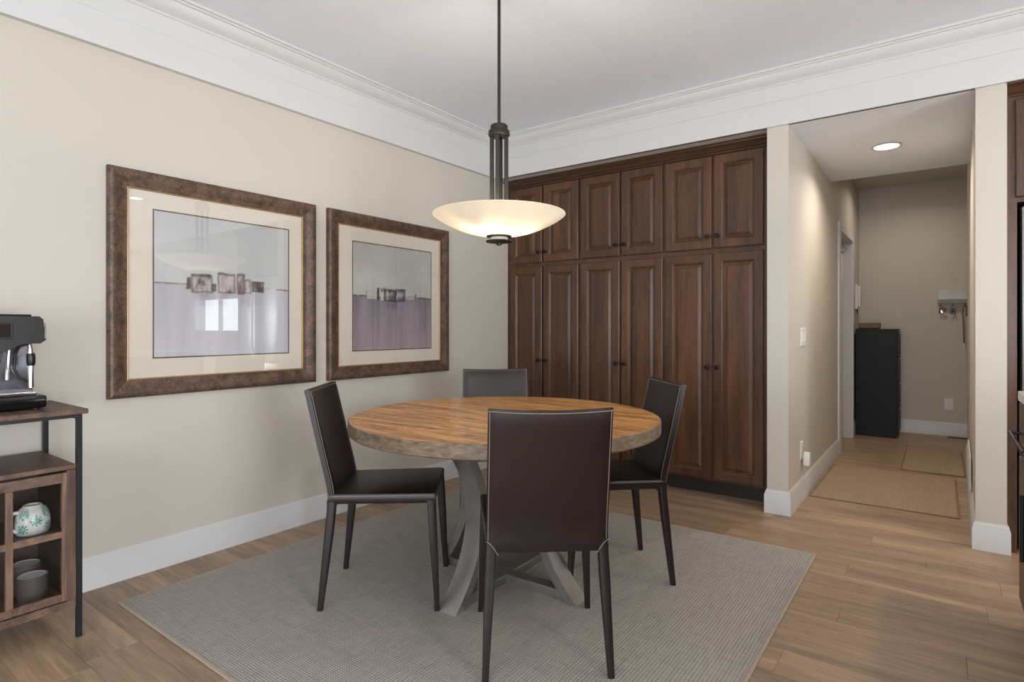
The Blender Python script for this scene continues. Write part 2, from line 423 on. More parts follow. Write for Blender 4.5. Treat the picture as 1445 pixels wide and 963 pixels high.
# frieze board and crown moulding
crown = [(0, 2.405), (.03, 2.405), (.03, 2.556), (.0245, 2.561), (.0245, 2.650), (.031, 2.655), (.031, 2.664), (.036, 2.668), (.048, 2.676),
         (.064, 2.692), (.074, 2.709), (.077, 2.716), (.086, 2.718), (.086, 2.727), (.097, 2.729), (.097, CE), (0, CE)]
YC = 3.895
struct(sweep(crown, [(XL, -3.2), (XL, YC), (KX, YC)], -1).build('trim_1', 'white', smooth=30), 'white frieze board and crown moulding')
bprof = [(0, 0), (.015, 0), (.015, .112), (.0105, .121), (.0105, .130), (.006, .137), (.004, .145), (0, .145)]
struct(sweep(bprof, [(XL, -3.2), (XL, 4.0)], -1).build('baseboard_left', 'white', smooth=30))
struct(sweep(bprof, [(C1, 3.98), (C1, YB), (C1R, YB), (C1R, 5.998)], 1 if False else -1).build('baseboard_hall_left', 'white', smooth=30))
struct(sweep(bprof, [(C1R, 7.11), (C1R, YF), (1.1, YF)], -1).build('baseboard_hall_end', 'white', smooth=30))
struct(sweep(bprof, [(C2 + .042, 6.4), (C2, YB), (C2R, YB), (C2R, 3.93)], 1 if False else -1).build('baseboard_hall_right', 'white', smooth=30))

# hall door
d = struct(empty('door_1', (C1R, 0, 0)), 'white cased door in the left hall wall')
cs = MB()
cas = [(0, 0), (0.018, 0), (0.022, 0.015), (0.014, 0.055), (0.014, 0.07), (0, 0.07)]
def casing_leg(y, sgn):
    poly = [(dx, y + sgn * dy) for dx, dy in cas]
    return MB().prism(poly, 0, 2.12)
casing_leg(OP0, -1).build('door_casing', 'white', d)
casing_leg(OP1, 1).build('door_casing', 'white', d)
B(0, 0.02, OP0 - 0.0, OP1, 2.05, 2.12).build('door_casing', 'white', d)
MB().box(-0.123, 0, OP0, OP0 + 0.018, 0, 2.05).box(-0.123, 0, OP1 - 0.018, OP1, 0, 2.05).box(-0.123, 0, OP0 + .018, OP1 - .018, 2.032, 2.05).build('door_jamb', 'white', d)
slab = MB().box(-0.115, -0.075, OP0 + 0.02, OP1 - 0.02, 0.008, 2.03).build('door_slab', 'doorpaint', d)
MB().box(-0.076, -0.05, OP1 - 0.45, OP1 - 0.16, 1.94, 2.0, .006).build('door_closer', 'greymetal', d)
MB().lathe([(0.012, 0), (0.012, 0.03), (0.028, 0.04), (0.03, 0.058), (0.018, 0.068)], 20, (-0.075, OP0 + 0.09, 0.96), 'X').build('door_knob', 'bronze', d, smooth=40)

# floor planks
floor = struct(MB().box(-3.16, KX + .12, -3.32, 4.8, -0.08, -0.012).box(C1, 1.2, 4.8, YF + .1, -0.08, -0.012).build('floor', 'sub'))
PWD = 0.168
def plank_mesh(L, wd):
    g, c, t = 0.0003, 0.0008, 0.012
    a, b = L / 2 - g, wd / 2 - g
    lo = [(-a, -b, -t), (a, -b, -t), (a, b, -t), (-a, b, -t)]
    md = [(-a, -b, -c), (a, -b, -c), (a, b, -c), (-a, b, -c)]
    hi = [(-a + c, -b + c, 0), (a - c, -b + c, 0), (a - c, b - c, 0), (-a + c, b - c, 0)]
    me = MB().loops([lo, md, hi], False, True).mesh('plank'); me.materials.append(M['plank']); return me
k = -24
while True:
    y0 = 0.91 + PWD * k; y1 = y0 + PWD; k += 1
    if y0 > YF: break
    near = y1 < 4.0
    if y1 < -0.75 : continue
    spans = [(XL, 1.5)] if near else ([(C1R - .04, 0.32)] if y0 < 6.2 else [(C1R - .12, 1.1)])
    if not near and y0 < 4.65: spans = [(XL, C1), (C1, 1.2)] if y0 < 4.05 else [(C1R - .04, C2 + 0.02)]
    yy1 = min(y1, YF)
    for a, b in spans:
        x = a - random.uniform(0, 1.0)
        while x < b - 0.02:
            L = random.uniform(0.9, 1.75); xa, xb = max(x, a), min(x + L, b)
            if b - xb < 0.15: xb = b
            if xb - xa > 0.03:
                link('plank', plank_mesh(xb - xa, yy1 - y0), floor, ((xa + xb) / 2, (y0 + yy1) / 2, 0))
            x = xb if xb == b else x + L
struct(MB().box(1.5, KX, -3.2, 4.65, -0.012, 0).box(XL, 1.5, -3.2, 0.91 + PWD * -9.0 - 0.0, -0.012, 0).build('floor_kitchen', 'plank'))

# ------------------------------------------------------------------ built-in pantry cabinets
YD = 4.02           # door faces
edges = [(-2.978, -2.657), (-2.640, -2.312), (-2.286, -1.953), (-1.937, -1.614), (-1.591, -1.262), (-1.246, -0.925)]
units = [(-3.02, -2.298), (-2.298, -1.602), (-1.602, -0.874)]
ulab = ['dark wood pantry cabinet with four doors next to the beige picture wall',
        'dark wood pantry cabinet with four doors, middle of the built-in three',
        'dark wood pantry cabinet with four doors next to the white hall post']
def door(parent, x0, x1, z0, z1, knob_side, knob_z):
    w, h = x1 - x0, z1 - z0
    o = MB().rectloft(-w / 2, w / 2, -h / 2, h / 2, [(0, 0), (0, .018), (.004, .022), (.054, .022), (.058, .0195), (.061, .0195), (.068, .010), (.070, .004)], True, False).build(
        'door', 'cab', parent, loc=((x0 + x1) / 2, YD + .022, (z0 + z1) / 2))
    MB().rectloft(-w / 2, w / 2, -h / 2, h / 2, [(.066, .003), (.066, .009), (.074, .009), (.094, .0165), (.097, .0165)], True, True).build('panel', 'cabpanel', o)
    kx = (w / 2 - 0.026) * knob_side
    MB().lathe([(.006, 0), (.0055, .010), (.009, .014), (.0145, .019), (.0155, .024), (.012, .029), (.004, .031)], 18, (0, 0, 0), 'Y').build(
        'knob', 'knob', o, smooth=40, loc=(kx, -.022, knob_z - (z0 + z1) / 2), rot=(0, 0, PI))
    return o
for u in range(3):
    xa, xb = units[u]
    t = thing('pantry_cabinet', ulab[u], 'cabinet', ((xa + xb) / 2, YD + .022, 0), 0, 'built-in pantry cabinets')
    lx = lambda x: x - (xa + xb) / 2
    (a0, a1), (b0, b1) = edges[2 * u], edges[2 * u + 1]
    f = MB(); y0, y1 = 0.0, 0.02
    for p, q in ((xa, a0 + .008), (a1 - .008, b0 + .008), (b1 - .008, xb)): f.box(lx(p), lx(q), y0, y1, .10, 2.36)
    for p, q in ((a0 + .008, a1 - .008), (b0 + .008, b1 - .008)):
        for z0, z1 in ((.10, .124), (1.655, 1.71), (2.325, 2.36)): f.box(lx(p), lx(q), y0, y1, z0, z1)
    f.build('face_frame', 'cab', t)
    B(lx(xa), lx(xb), .02, .56, .10, 2.36).build('carcass', 'cab', t)
    B(lx(xa), lx(xb), .05, .07, 0.0, .10).build('toe_kick', 'kick', t)
    for (p, q), side in (((a0, a1), 1), ((b0, b1), -1)):
        for z0, z1, kz in ((.115, 1.664), (1.700, 2.334)) and ((.115, 1.664, .886), (1.700, 2.334, 1.782)):
            o = door(t, p, q, z0, z1, side, kz); o.location = (lx((p + q) / 2), 0.0, (z0 + z1) / 2)
ccp = [(0, 2.340), (.012, 2.340), (.016, 2.346), (.016, 2.352), (.026, 2.356), (.032, 2.366), (.046, 2.380), (.058, 2.388), (.060, 2.393), (.070, 2.395), (.070, 2.4045), (0, 2.4045)]
struct(sweep(ccp, [(-3.02, 4.042), (-0.874, 4.042)], -1).build('trim_2', 'cabx', smooth=30), 'dark wood crown moulding on top of the pantry cabinets')

# ------------------------------------------------------------------ rugs
def rug(name, x0, x1, y0, y1, mat, edge, label, e=0.028):
    cx, cy = (x0 + x1) / 2, (y0 + y1) / 2
    r = thing(name, label, 'rug', (cx, cy, 0)); a, b = (x1 - x0) / 2, (y1 - y0) / 2
    B(-a + e, a - e, -b + e, b - e, 0.0005, 0.007).build('weave', mat, r)
    for s in (-1, 1):
        B(s * (a - e / 2) - e / 2, s * (a - e / 2) + e / 2, -b, b, 0.0005, 0.007, .003).build('binding', edge, r)
        B(-a + e, a - e, s * (b - e / 2) - e / 2, s * (b - e / 2) + e / 2, 0.0005, 0.007, .003).build('binding', edge, r)
    return r
rug('area_rug', -2.772, -0.502, 0.978, 3.291, 'rug', 'rugedge', 'large grey woven area rug under the round dining table', .015)
rug('runner_mat', -0.722, 0.100, 4.412, 5.56, 'mat2', 'mat2edge', 'larger tan woven mat nearest the dining room in the hall', .012)
rug('door_mat', -0.261, 0.165, 5.675, 6.82, 'mat2', 'mat2edge', 'smaller tan woven mat farther down the hall', .012)

# ------------------------------------------------------------------ dining table
TC = (-1.60, 2.12)
t = thing('dining_table', 'round wooden dining table on a curved gunmetal pedestal', 'table', (*TC, 0.0072))
TR, TZ, TT = 0.692, 0.753, 0.058
MB().lathe([(0.0001, TZ - .004), (TR - .006, TZ - .004), (TR - .006, TZ - .0005), (0.0001, TZ)], 96, cap0=False, cap1=False)
MB().lathe([(TR - .0045, TZ - .001), (0.30, TZ), (0.001, TZ)], 96, cap0=False, cap1=True).build('table_top', 'tabletop', t, smooth=30)
MB().lathe([(0.2, TZ - TT), (TR - .006, TZ - TT), (TR, TZ - TT + .006), (TR, TZ - .004), (TR - .0045, TZ - .001)], 96, cap0=True, cap1=False).build('rim', 'rim', t, smooth=30)
BR = math.radians(1.0)
def blade(ang):
    b = MB(); ls = []; n = 22; zb, zt = 0.0, TZ - TT - 0.002
    rad = []
    for i in range(n + 1):
        q = i / n; z = zb + (zt - zb) * q
        r = 0.205 + 0.165 * (abs(2 * q - 1)) ** 2.1
        rad.append((r, z))
    for i, (r, z) in enumerate(rad):
        p0, p1 = rad[max(i - 1, 0)], rad[min(i + 1, n)]
        tr, tz = p1[0] - p0[0], p1[1] - p0[1]; ln = math.hypot(tr, tz)
        nr, nz = tz / ln, -tr / ln
        th, hw = 0.020, 0.046
        if i in (0, n): nr, nz = 1.35, 0
        ls.append([(r - nr * th, -hw, z - nz * th), (r + nr * th, -hw, z + nz * th), (r + nr * th, hw, z + nz * th), (r - nr * th, hw, z - nz * th)])
    return b.loops(ls)
for kk in range(4):
    bl = blade(0).build('curved_leg', 'steel', t, smooth=35, rot=(0, 0, BR + kk * PI / 2))
for kk in range(2):
    B(-0.335, 0.335, -0.03, 0.03, 0.0 + kk * .0004, 0.038 + kk * .0004, .003).build('floor_bar', 'steel', t, rot=(0, 0, BR + kk * PI / 2))
    B(-0.33, 0.33, -0.03, 0.03, TZ - TT - .042 - kk * .0004, TZ - TT - .002, .002).build('top_bar', 'blackmetal', t, rot=(0, 0, BR + kk * PI / 2))

# ------------------------------------------------------------------ dining chairs (local +Y is the way the sitter faces, origin below the middle of the rear feet)
def prof_s(z):
    zs = [0.0, 0.30, 0.43, 0.50, 0.64, 0.78, 0.893]; ss = [0.0, 0.032, 0.044, 0.036, 0.002, -0.030, -0.056]
    return float(np.interp(z, zs, ss))
def sm(z): return (prof_s(z - .03) + prof_s(z) * 2 + prof_s(z + .03)) / 4 if z < .86 else prof_s(z)
def back_mesh():
    nx, nz = 18, 22; ls_f, ls_b = [], []
    vs = []; fs = []
    def pt(i, j, side):
        u = -1 + 2 * i / nx; z = .405 + (.893 - .405) * j / nz
        hw = .203 - .004 * (j / nz)
        bow = -.020 * (1 - u * u) * (0.25 + .75 * j / nz)
        edge = min(1.0, (1 - abs(u)) / .12, (j / nz) / .05 + .0, ((nz - j) / nz) / .07)
        th = .010 + .006 * math.sqrt(max(0.0, edge))
        y = sm(z) + bow + side * th
        zz = z - .006 * (1 - u * u) * (j / nz) ** 4
        return (u * hw, y, zz)
    for s in (-1, 1):
        for j in range(nz + 1):
            for i in range(nx + 1): vs.append(pt(i, j, s))
    N = (nx + 1) * (nz + 1); idx = lambda i, j, s: (0 if s < 0 else N) + j * (nx + 1) + i
    for s in (-1, 1):
        for j in range(nz):
            for i in range(nx): fs.append((idx(i, j, s), idx(i + 1, j, s), idx(i + 1, j + 1, s), idx(i, j + 1, s)))
    for i in range(nx):
        for j in (0, nz): fs.append((idx(i, j, -1), idx(i + 1, j, -1), idx(i + 1, j, 1), idx(i, j, 1)))
    for j in range(nz):
        for i in (0, nx): fs.append((idx(i, j, -1), idx(i, j + 1, -1), idx(i, j + 1, 1), idx(i, j, 1)))
    return MB().add(vs, fs), pt, nx, nz
def rsq(cx, cy, z, a, b, c=0.3):
    r = min(a, b) * c; out = []
    for sx, sy, a0 in ((1, 1, 0), (-1, 1, 90), (-1, -1, 180), (1, -1, 270)):
        for k in range(3):
            q = math.radians(a0 + 45 * k); out.append((cx + sx * (a - r) + r * math.cos(q), cy + sy * (b - r) + r * math.sin(q), z))
    return out
def make_chair():
    t = thing('dining_chair', 'x', 'chair')
    bk, pt, nx, nz = back_mesh()
    bo = bk.build('backrest', 'leather', t, smooth=50)
    st = MB()
    for s in (-1, 1):        # pale stitching around the rim of the back panel, both faces
        L = [pt(1 if False else 0, j, s) for j in range(2, nz)]
        for side in (0, nx):
            ed = .006 if side == 0 else -.006
            pts = [Vector(pt(side, j, s)) + Vector((ed, s * .0030, 0)) for j in range(1, nz + 1)]
            pts[-1].z -= .007
            st.tube(pts, .0010, 4)
        pts = [Vector(pt(i, nz, s)) + Vector((0, s * .0030, -.007)) for i in range(nx + 1)]
        st.tube(pts, .0010, 4)
    for sx in (-1, 1):       # curved stitch line where the back meets the rear leg
        pts = [Vector((sx * (.204 - .040 * q), sm(.42) - .0205 - .002 * math.sin(q * PI), .446 - .046 * q ** 1.6)) for q in [i / 8 for i in range(9)]]
        st.tube(pts, .0011, 4)
    st.build('stitching', 'stitch', bo)
    # seat: slab with rounded edges, slightly wider at the front
    ls = []
    for z, ins in ((.432, .012), (.436, .004), (.446, .0), (.466, .0), (.474, .004), (.478, .014)):
        loop = []
        for (x, y) in ((-.204, .03), (.204, .03), (.220, .466), (-.220, .466)):
            loop.append((x - math.copysign(ins, x), y + (ins if y < .2 else -ins), z - (.006 if y < .2 else 0)))
        ls.append(loop)
    se = MB().loops(ls).build('seat', 'leather', t, smooth=40)
    q = MB()
    for sx in (-1, 1): q.tube([(sx * .2055, .05, .4615), (sx * .2200, .455, .4685)], .0011, 4)
    q.tube([(-.21, .4665, .4685), (.21, .4665, .4685)], .0011, 4)
    q.build('stitching', 'stitch', se)
    MB().box(-.15, .15, .06, .40, .418, .434, .006).build('seat_pan', 'leather', t)
    for sx in (-1, 1):
        zs = [0.0, .008, .15, .30, .40, .446]
        rear = [rsq(sx * (.2065 - .0205 * z / .446), prof_s(z), z, .0105 + .0065 * min(1, z / .3), .0110 + .0055 * min(1, z / .3)) for z in zs]
        MB().loops(rear).build('leg', 'leather', t, smooth=50)
        zs = [0.0, .008, .15, .30, .40, .462]
        fr = [rsq(sx * (.219 - .018 * z / .46), .474 - .026 * z / .46, z, .0105 + .0070 * min(1, z / .3), .0105 + .0070 * min(1, z / .3)) for z in zs]
        fl = MB().loops(fr).build('leg', 'leather', t, smooth=50)
        MB().tube([(sx * (.219 + .0095), .474 - .010, .02), (sx * (.2092 + .0160), .460 - .016, .25), (sx * (.2018 + .0176), .449 - .017, .44)], .0009, 4).build('stitching', 'stitch', fl)
    return t
proto = make_chair()
spots = [((-2.154, 1.601), (.370, .291), 'dark brown leather dining chair seen from its side, beside the picture wall'),
         ((-1.028, 1.598), (-.308, .369), 'dark brown leather dining chair nearest the camera with its back turned'),
         ((-1.103, 2.665), (-.341, -.329), 'dark brown leather dining chair on the cabinet side right of the table'),
         ((-2.195, 2.813), (math.cos(math.radians(-47.5)), math.sin(math.radians(-47.5))), 'dark brown leather dining chair behind the table, only its back showing')]
for i, (p, d_, lab) in enumerate(spots):
    o = proto if i == 0 else copy_tree(proto)
    o.location = (p[0], p[1], 0.0072); o.rotation_euler = (0, 0, math.atan2(d_[1], d_[0]) - PI / 2)
    o['label'] = lab; o['group'] = 'leather chairs around the round table'

# ------------------------------------------------------------------ pendant lamp
PC = (-1.622, 2.104)
t = thing('pendant_lamp', 'bronze pendant lamp with a wide frosted glass bowl above the table', 'lamp', (*PC, 1.53))
P = lambda z: z - 1.53
MB().lathe([(.065, P(2.743)), (.065, P(2.722)), (.05, P(2.712)), (.012, P(2.705))], 32).build('canopy', 'bronze', t, smooth=40)
MB().cyl((0, 0, P(2.085)), .0075, 2.712 - 2.085, 14).build('rod', 'bronze', t, smooth=40)
MB().lathe([(.034, P(2.082)), (.040, P(2.076)), (.040, P(2.056)), (.0475, P(2.054)), (.0495, P(2.050)), (.0495, P(2.034)), (.046, P(2.030))], 32).build('cap', 'bronze', t, smooth=35)
MB().cyl((0, 0, P(2.012)), .010, .014, 14).build('cap_nut', 'knob', t, smooth=40)
for kk in range(4):
    a = math.radians(36.4 - 10 + kk * 90)
    B(.025, .042, -.009, .009, P(1.60), P(2.029), .001).build('post', 'bronze', t, rot=(0, 0, a))
MB().cyl((0, 0, P(1.56)), .006, .14, 12).build('center_stem', 'bronze', t, smooth=40)
zr = 1.668
outer = [(.040, -.1145), (.065, -.1115), (.11, -.1020), (.156, -.0880), (.20, -.0685), (.244, -.0440), (.275, -.0230), (.297, -.0045), (.3025, .002), (.303, .0055), (.301, .0080), (.297, .0075)]
inner = [(.292, .001), (.270, -.0180), (.24, -.0390), (.20, -.0625), (.156, -.0820), (.11, -.0965), (.065, -.1060), (.040, -.1090)]
MB().lathe([(r, P(zr + z * .834)) for r, z in outer + inner], 72, cap0=False, cap1=False).build('glass_bowl', 'bowl', t, smooth=60)
MB().lathe([(.044, P(1.577)), (.058, P(1.575)), (.058, P(1.570)), (.044, P(1.567))], 32).build('collar', 'bronze', t, smooth=35)
MB().lathe([(.040, P(1.568)), (.040, P(1.552))], 32).build('collar_core', M['bowl'], t, smooth=35)
MB().lathe([(.059, P(1.553)), (.061, P(1.550)), (.059, P(1.546)), (.030, P(1.542)), (.014, P(1.540)), (.013, P(1.534)), (.007, P(1.531))], 32).build('finial', 'bronze', t, smooth=35)
for kk in range(3):
    a = math.radians(36.4 + kk * 120)
    c = (.135 * math.cos(a), .135 * math.sin(a), P(1.640))
    MB().lathe([(.004, -.028), (.012, -.022), (.018, -.004), (.014, .012), (.009, .022), (.009, .032)], 16, c).build('bulb', 'bulb', t, smooth=60)
    dl = bpy.data.lights.new('pendant_bulb_light', 'POINT'); dl.energy = 4.4; dl.color = (1, .93, .84); dl.shadow_soft_size = .02
    lo = bpy.data.objects.new('pendant_bulb_light', dl); COL.objects.link(lo); lo.location = (c[0] * .72, c[1] * .72, P(1.636)); lo.parent = t

# ------------------------------------------------------------------ recessed ceiling cans
def can(x, y, z, power, label, col=(1, .88, .74)):
    t = thing('recessed_light', label, 'ceiling light', (x, y, z), 0, 'recessed ceiling lights')
    MB().lathe([(.074, 0), (.092, -.002), (.094, -.006), (.078, -.009), (.070, -.004)], 36, cap0=False, cap1=False).build('trim_ring', 'white', t, smooth=40)
    MB().lathe([(.001, -.004), (.072, -.005)], 36, cap0=False, cap1=False).build('lens', 'canlens', t)
    dl = bpy.data.lights.new('can_light', 'AREA'); dl.shape = 'DISK'; dl.size = .14; dl.energy = power; dl.color = col; dl.spread = math.radians(150)
    lo = bpy.data.objects.new('can_light', dl); COL.objects.link(lo); lo.location = (0, 0, -.014); lo.parent = t
can(-0.295, 4.74, HC, 8.5, 'lit recessed downlight in the low hall ceiling', (1, .87, .74))
can(-0.2, 6.9, CE - .005, 4.5, 'lit recessed downlight above the far end of the hall', (1, .87, .74))
can(1.14, 3.05, CE, 5, 'lit recessed downlight above the island end by the post')
can(1.9, 3.0, CE, 11, 'lit recessed downlight between refrigerator and island')
can(1.14, 0.9, CE, 11, 'lit recessed downlight above the near end of the island')
can(3.2, 3.0, CE, 11, 'lit recessed downlight in front of the sink window')
can(3.2, 0.6, CE, 11, 'lit recessed downlight in the far kitchen corner')

# ------------------------------------------------------------------ framed pictures
def fbm(h, w, seed, oct_=5, sx=1.0, sy=1.0):
    r = np.random.default_rng(seed); out = np.zeros((h, w)); amp = 1.0; tot = 0
    for o in range(oct_):
        gy, gx = max(2, int(3 * sy * 2 ** o)), max(2, int(3 * sx * 2 ** o))
        g = r.random((gy + 1, gx + 1)); yy = np.linspace(0, gy - 1e-6, h); xx = np.linspace(0, gx - 1e-6, w)
        y0 = yy.astype(int); x0 = xx.astype(int); fy = (yy - y0)[:, None]; fx = (xx - x0)[None]
        v = (g[y0][:, x0] * (1 - fx) + g[y0][:, x0 + 1] * fx) * (1 - fy) + (g[y0 + 1][:, x0] * (1 - fx) + g[y0 + 1][:, x0 + 1] * fx) * fy
        out += v * amp; tot += amp; amp *= .55
    return out / tot
def art_colors(N, kind):
    X, Z = np.meshgrid(np.linspace(0, 1, N), np.linspace(0, 1, N))
    X = X + (fbm(N, N, 71, 4, 5, 5) - .5) * .022; Z = Z + (fbm(N, N, 72, 4, 5, 5) - .5) * .026
    def sr(*c): return np.array(c, float)
    cl = fbm(N, N, 11 + kind, 5); st = fbm(N, N, 23 + kind, 5, 4.0, 0.7)
    img = np.zeros((N, N, 3)); hz = .511
    if kind == 0:
        top = sr(194, 196, 195) + (cl[..., None] - .5) * 26
        bot = sr(187, 186, 191) * (1 - ((hz - Z) / hz)[..., None].clip(0, 1) * 0.0) + (st[..., None] - .5) * 34 + ((.5 - Z).clip(0, 1) * 22)[..., None]
    else:
        top = sr(186, 184, 178) + (cl[..., None] - .5) * 30
        g = ((hz - Z) / hz).clip(0, 1)[..., None]
        bot = sr(132, 122, 130) * (1 - g) + sr(160, 146, 152) * g + (st[..., None] - .5) * sr(52, 42, 44)
    img = np.where((Z > hz)[..., None], top, bot)
    ns = fbm(N, N, 5 + kind, 6, 6, 6)
    def blend(mask, c, a=1.0):
        nonlocal img
        m = (mask * a)[..., None]; img = img * (1 - m) + np.array(c, float) * m
    def rect(x0, x1, z0, z1, soft=.006):
        return ((X - x0) / soft).clip(0, 1) * ((x1 - X) / soft).clip(0, 1) * ((Z - z0) / soft).clip(0, 1) * ((z1 - Z) / soft).clip(0, 1)
    def hline(x0, x1, z, w, c, a=.9): blend(rect(x0, x1, z - w, z + w, .004) * (ns > .36), c, a)
    def block(x0, x1, z0, z1, fill, edge, b=.012):
        x0 -= .006; x1 += .008; z0 -= .010; z1 += .014
        m = rect(x0, x1, z0 - .006, z1 + .008, .010); blend(m, fill, .7)
        sc = fbm(N, N, int(x0 * 1000), 6, 9, 5)
        blend(m * ((sc - .50) * 8).clip(0, 1), (204, 196, 196), .65); blend(m * ((.47 - sc) * 9).clip(0, 1), edge, .75)
        inner = rect(x0 + b * .8, x1 - b * .8, z0 + b * .3, z1 - b * .7, .012)
        blend((m - inner).clip(0, 1) * (.35 + .9 * ns).clip(0, 1), edge, .75)
        drip = rect(x0, x1, z0 - .11, z0 + .01, .03) * ((st - .42) * 4).clip(0, 1); blend(drip, (140, 132, 146), .5)
    if kind == 0:
        hline(0, .21, .511, .005, (84, 74, 72)); hline(.78, 1, .509, .004, (110, 100, 98)); hline(.86, 1, .508, .006, (80, 70, 70))
        for x0, x1, zb in ((.24, .40, .41), (.43, .56, .42), (.57, .66, .36)):
            blend(rect(x0, x1, zb, .50, .05) * st, (132, 126, 142), .9)
        block(.212, .236, .488, .54, (120, 104, 100), (84, 70, 70))
        block(.243, .388, .464, .568, (136, 124, 122), (70, 58, 58))
        block(.385, .412, .478, .512, (84, 74, 78), (62, 54, 58))
        block(.432, .556, .470, .594, (150, 134, 132), (74, 60, 60))
        block(.573, .630, .464, .594, (118, 104, 102), (82, 68, 68))
        block(.634, .686, .468, .556, (160, 146, 140), (96, 80, 78))
        block(.695, .791, .486, .543, (122, 110, 108), (64, 54, 56))
    else:
        hline(0, .155, .511, .007, (74, 66, 66)); hline(.81, 1, .514, .008, (80, 70, 68)); hline(.64, .78, .519, .004, (90, 84, 86))
        blend(rect(.36, .56, .37, .49, .05) * (ns > .45), (98, 88, 100), .6)
        blend(rect(.155, .278, .476, .551, .008), (184, 180, 174), .9); hline(.15, .28, .553, .003, (130, 124, 120)); blend(rect(.145, .16, .48, .56, .005), (120, 112, 110), .7)
        blend(rect(.278, .312, .470, .592, .006), (66, 58, 60), .9)
        blend(rect(.318, .365, .462, .585, .008), (196, 192, 186), .8); blend(rect(.322, .36, .55, .59, .01), (90, 82, 84), .8)
        block(.365, .512, .476, .565, (96, 82, 84), (48, 40, 44)); blend(rect(.37, .50, .492, .502, .004), (200, 194, 190), .8)
        block(.512, .640, .476, .574, (100, 92, 102), (58, 50, 58)); blend(rect(.50, .52, .45, .57, .006), (44, 38, 48), .8)
        blend(rect(.52, .545, .57, .61, .012), (120, 116, 122), .7); blend(rect(.64, .77, .488, .512, .01), (190, 186, 180), .8)
        blend(rect(.36, .55, .575, .60, .012) * (ns > .5), (110, 104, 104), .5)
        blend(rect(.768, .805, .49, .55, .01), (96, 92, 94), .85); blend(rect(.775, .795, .545, .575, .008), (120, 116, 116), .7)
        blend(rect(.91, .96, .03, .036, .004), (90, 70, 90), .5)
    img = img.clip(0, 255) / 255
    lin = np.where(img <= .04045, img / 12.92, ((img + .055) / 1.055) ** 2.4)
    return lin
def art_print(parent, x0, x1, z0, z1, dep, kind, N=190):
    xs = np.linspace(x0, x1, N); zs = np.linspace(z0, z1, N); XX, ZZ = np.meshgrid(xs, zs)
    vs = np.stack([XX, np.full_like(XX, -dep), ZZ], -1).reshape(-1, 3)
    I = np.arange(N * N).reshape(N, N); fs = np.stack([I[:-1, :-1], I[:-1, 1:], I[1:, 1:], I[1:, :-1]], -1).reshape(-1, 4)
    me = bpy.data.meshes.new('art_print'); me.from_pydata(vs.tolist(), [], fs.tolist())
    ca = me.color_attributes.new('Col', 'FLOAT_COLOR', 'POINT')
    c = np.ones((N * N, 4)); c[:, :3] = art_colors(N, kind).reshape(-1, 3); ca.data.foreach_set('color', c.ravel())
    me.materials.append(M['art']); return link('art_print', me, parent)
def picture(y0, y1, z0, z1, img, kind, label):
    cy, cz = (y0 + y1) / 2, (z0 + z1) / 2
    t = thing('framed_picture', label, 'picture', (XL + .0005, cy, cz), PI / 2, 'framed abstract prints on the wall')
    a, b = (y1 - y0) / 2, (z1 - z0) / 2
    prof = [(0, 0), (0, .026), (.004, .032), (.012, .035), (.030, .031), (.055, .020), (.070, .016), (.076, .017), (.080, .015), (.080, 0)]
    cor = lambda i, d: [(-a + i, -d, -b + i), (a - i, -d, -b + i), (a - i, -d, b - i), (-a + i, -d, b - i)]
    for k in range(4):
        MB().loops([[cor(i, d)[k] for i, d in prof], [cor(i, d)[(k + 1) % 4] for i, d in prof]]).build('frame_rail', 'frame', t, smooth=40)
    MB().rectloft(-a, a, -b, b, [(.0802, .001), (.0802, .0145), (.0835, .0155), (.0862, .013), (.0862, .001)], False, False).build('fillet', 'gold', t)
    MB().rectloft(-a, a, -b, b, [(.0864, .001), (.0864, .007)], True, True).build('mat_board', 'mat', t)
    i0, i1, i2, i3 = img[0] - cy, img[1] - cy, img[2] - cz, img[3] - cz
    e = .006
    MB().rectloft(i0 - e, i1 + e, i2 - e, i3 + e, [(0, .007), (0, .0078), (e, .0074)], False, False).build('mat_line', 'matline', t)
    art_print(t, i0, i1, i2, i3, .0073, kind)
    MB().rectloft(-a, a, -b, b, [(.0865, .0105), (.0865, .0115)], True, True).build('glass_pane', 'glass', t)
picture(1.022, 2.097, .833, 1.887, (1.218, 1.925, 1.014, 1.715), 0, 'framed print of a pale misty shoreline, nearer the serving cart')
picture(2.186, 3.259, .831, 1.887, (2.383, 3.085, 1.009, 1.706), 1, 'framed print with mauve water and a dark village, nearer the pantry cabinets')

# ------------------------------------------------------------------ serving cart
CX0, CX1 = -2.985, -2.587       # wall side, front
CY0, CY1 = -0.42, 0.800
t = thing('serving_cart', 'walnut serving cart with black metal frame and glass doors', 'cart', (0, 0, 0))
B(CX0 - .01, CX1 + .012, CY0 - .01, CY1 + .016, .833, .852, .003).build('top_board', 'cartwood', t)
lg = .018
for x in (CX0, CX1 - lg):
    for y in (CY0, CY1 - lg):
        B(x, x + lg, y, y + lg, 0, .8325, .001).build('leg', 'blackmetal', t)
for y in (CY0, CY1 - lg):
    B(CX0 + lg, CX1 - lg, y, y + lg, .815, .8325).build('frame_bar', 'blackmetal', t)
for x in (CX0, CX1 - lg):
    B(x, x + lg, CY0 + lg, CY1 - lg, .8205, .8325).build('frame_bar', 'blackmetal', t)
B(CX0 + .003, CX1 - .002, CY0 + lg + .001, CY1 - lg - .001, .6305, .6475, .002).build('shelf', 'cartwood', t)
B(CX0 + .003, CX1 - .022, CY0 + lg + .001, CY1 - lg - .001, .118, .136, .002).build('bottom_board', 'cartwood', t)
for y in (CY0 + lg + .001, CY1 - lg - .016): B(CX0 + .003, CX1 - .022, y, y + .015, .1365, .630).build('side_panel', 'cartdark', t)
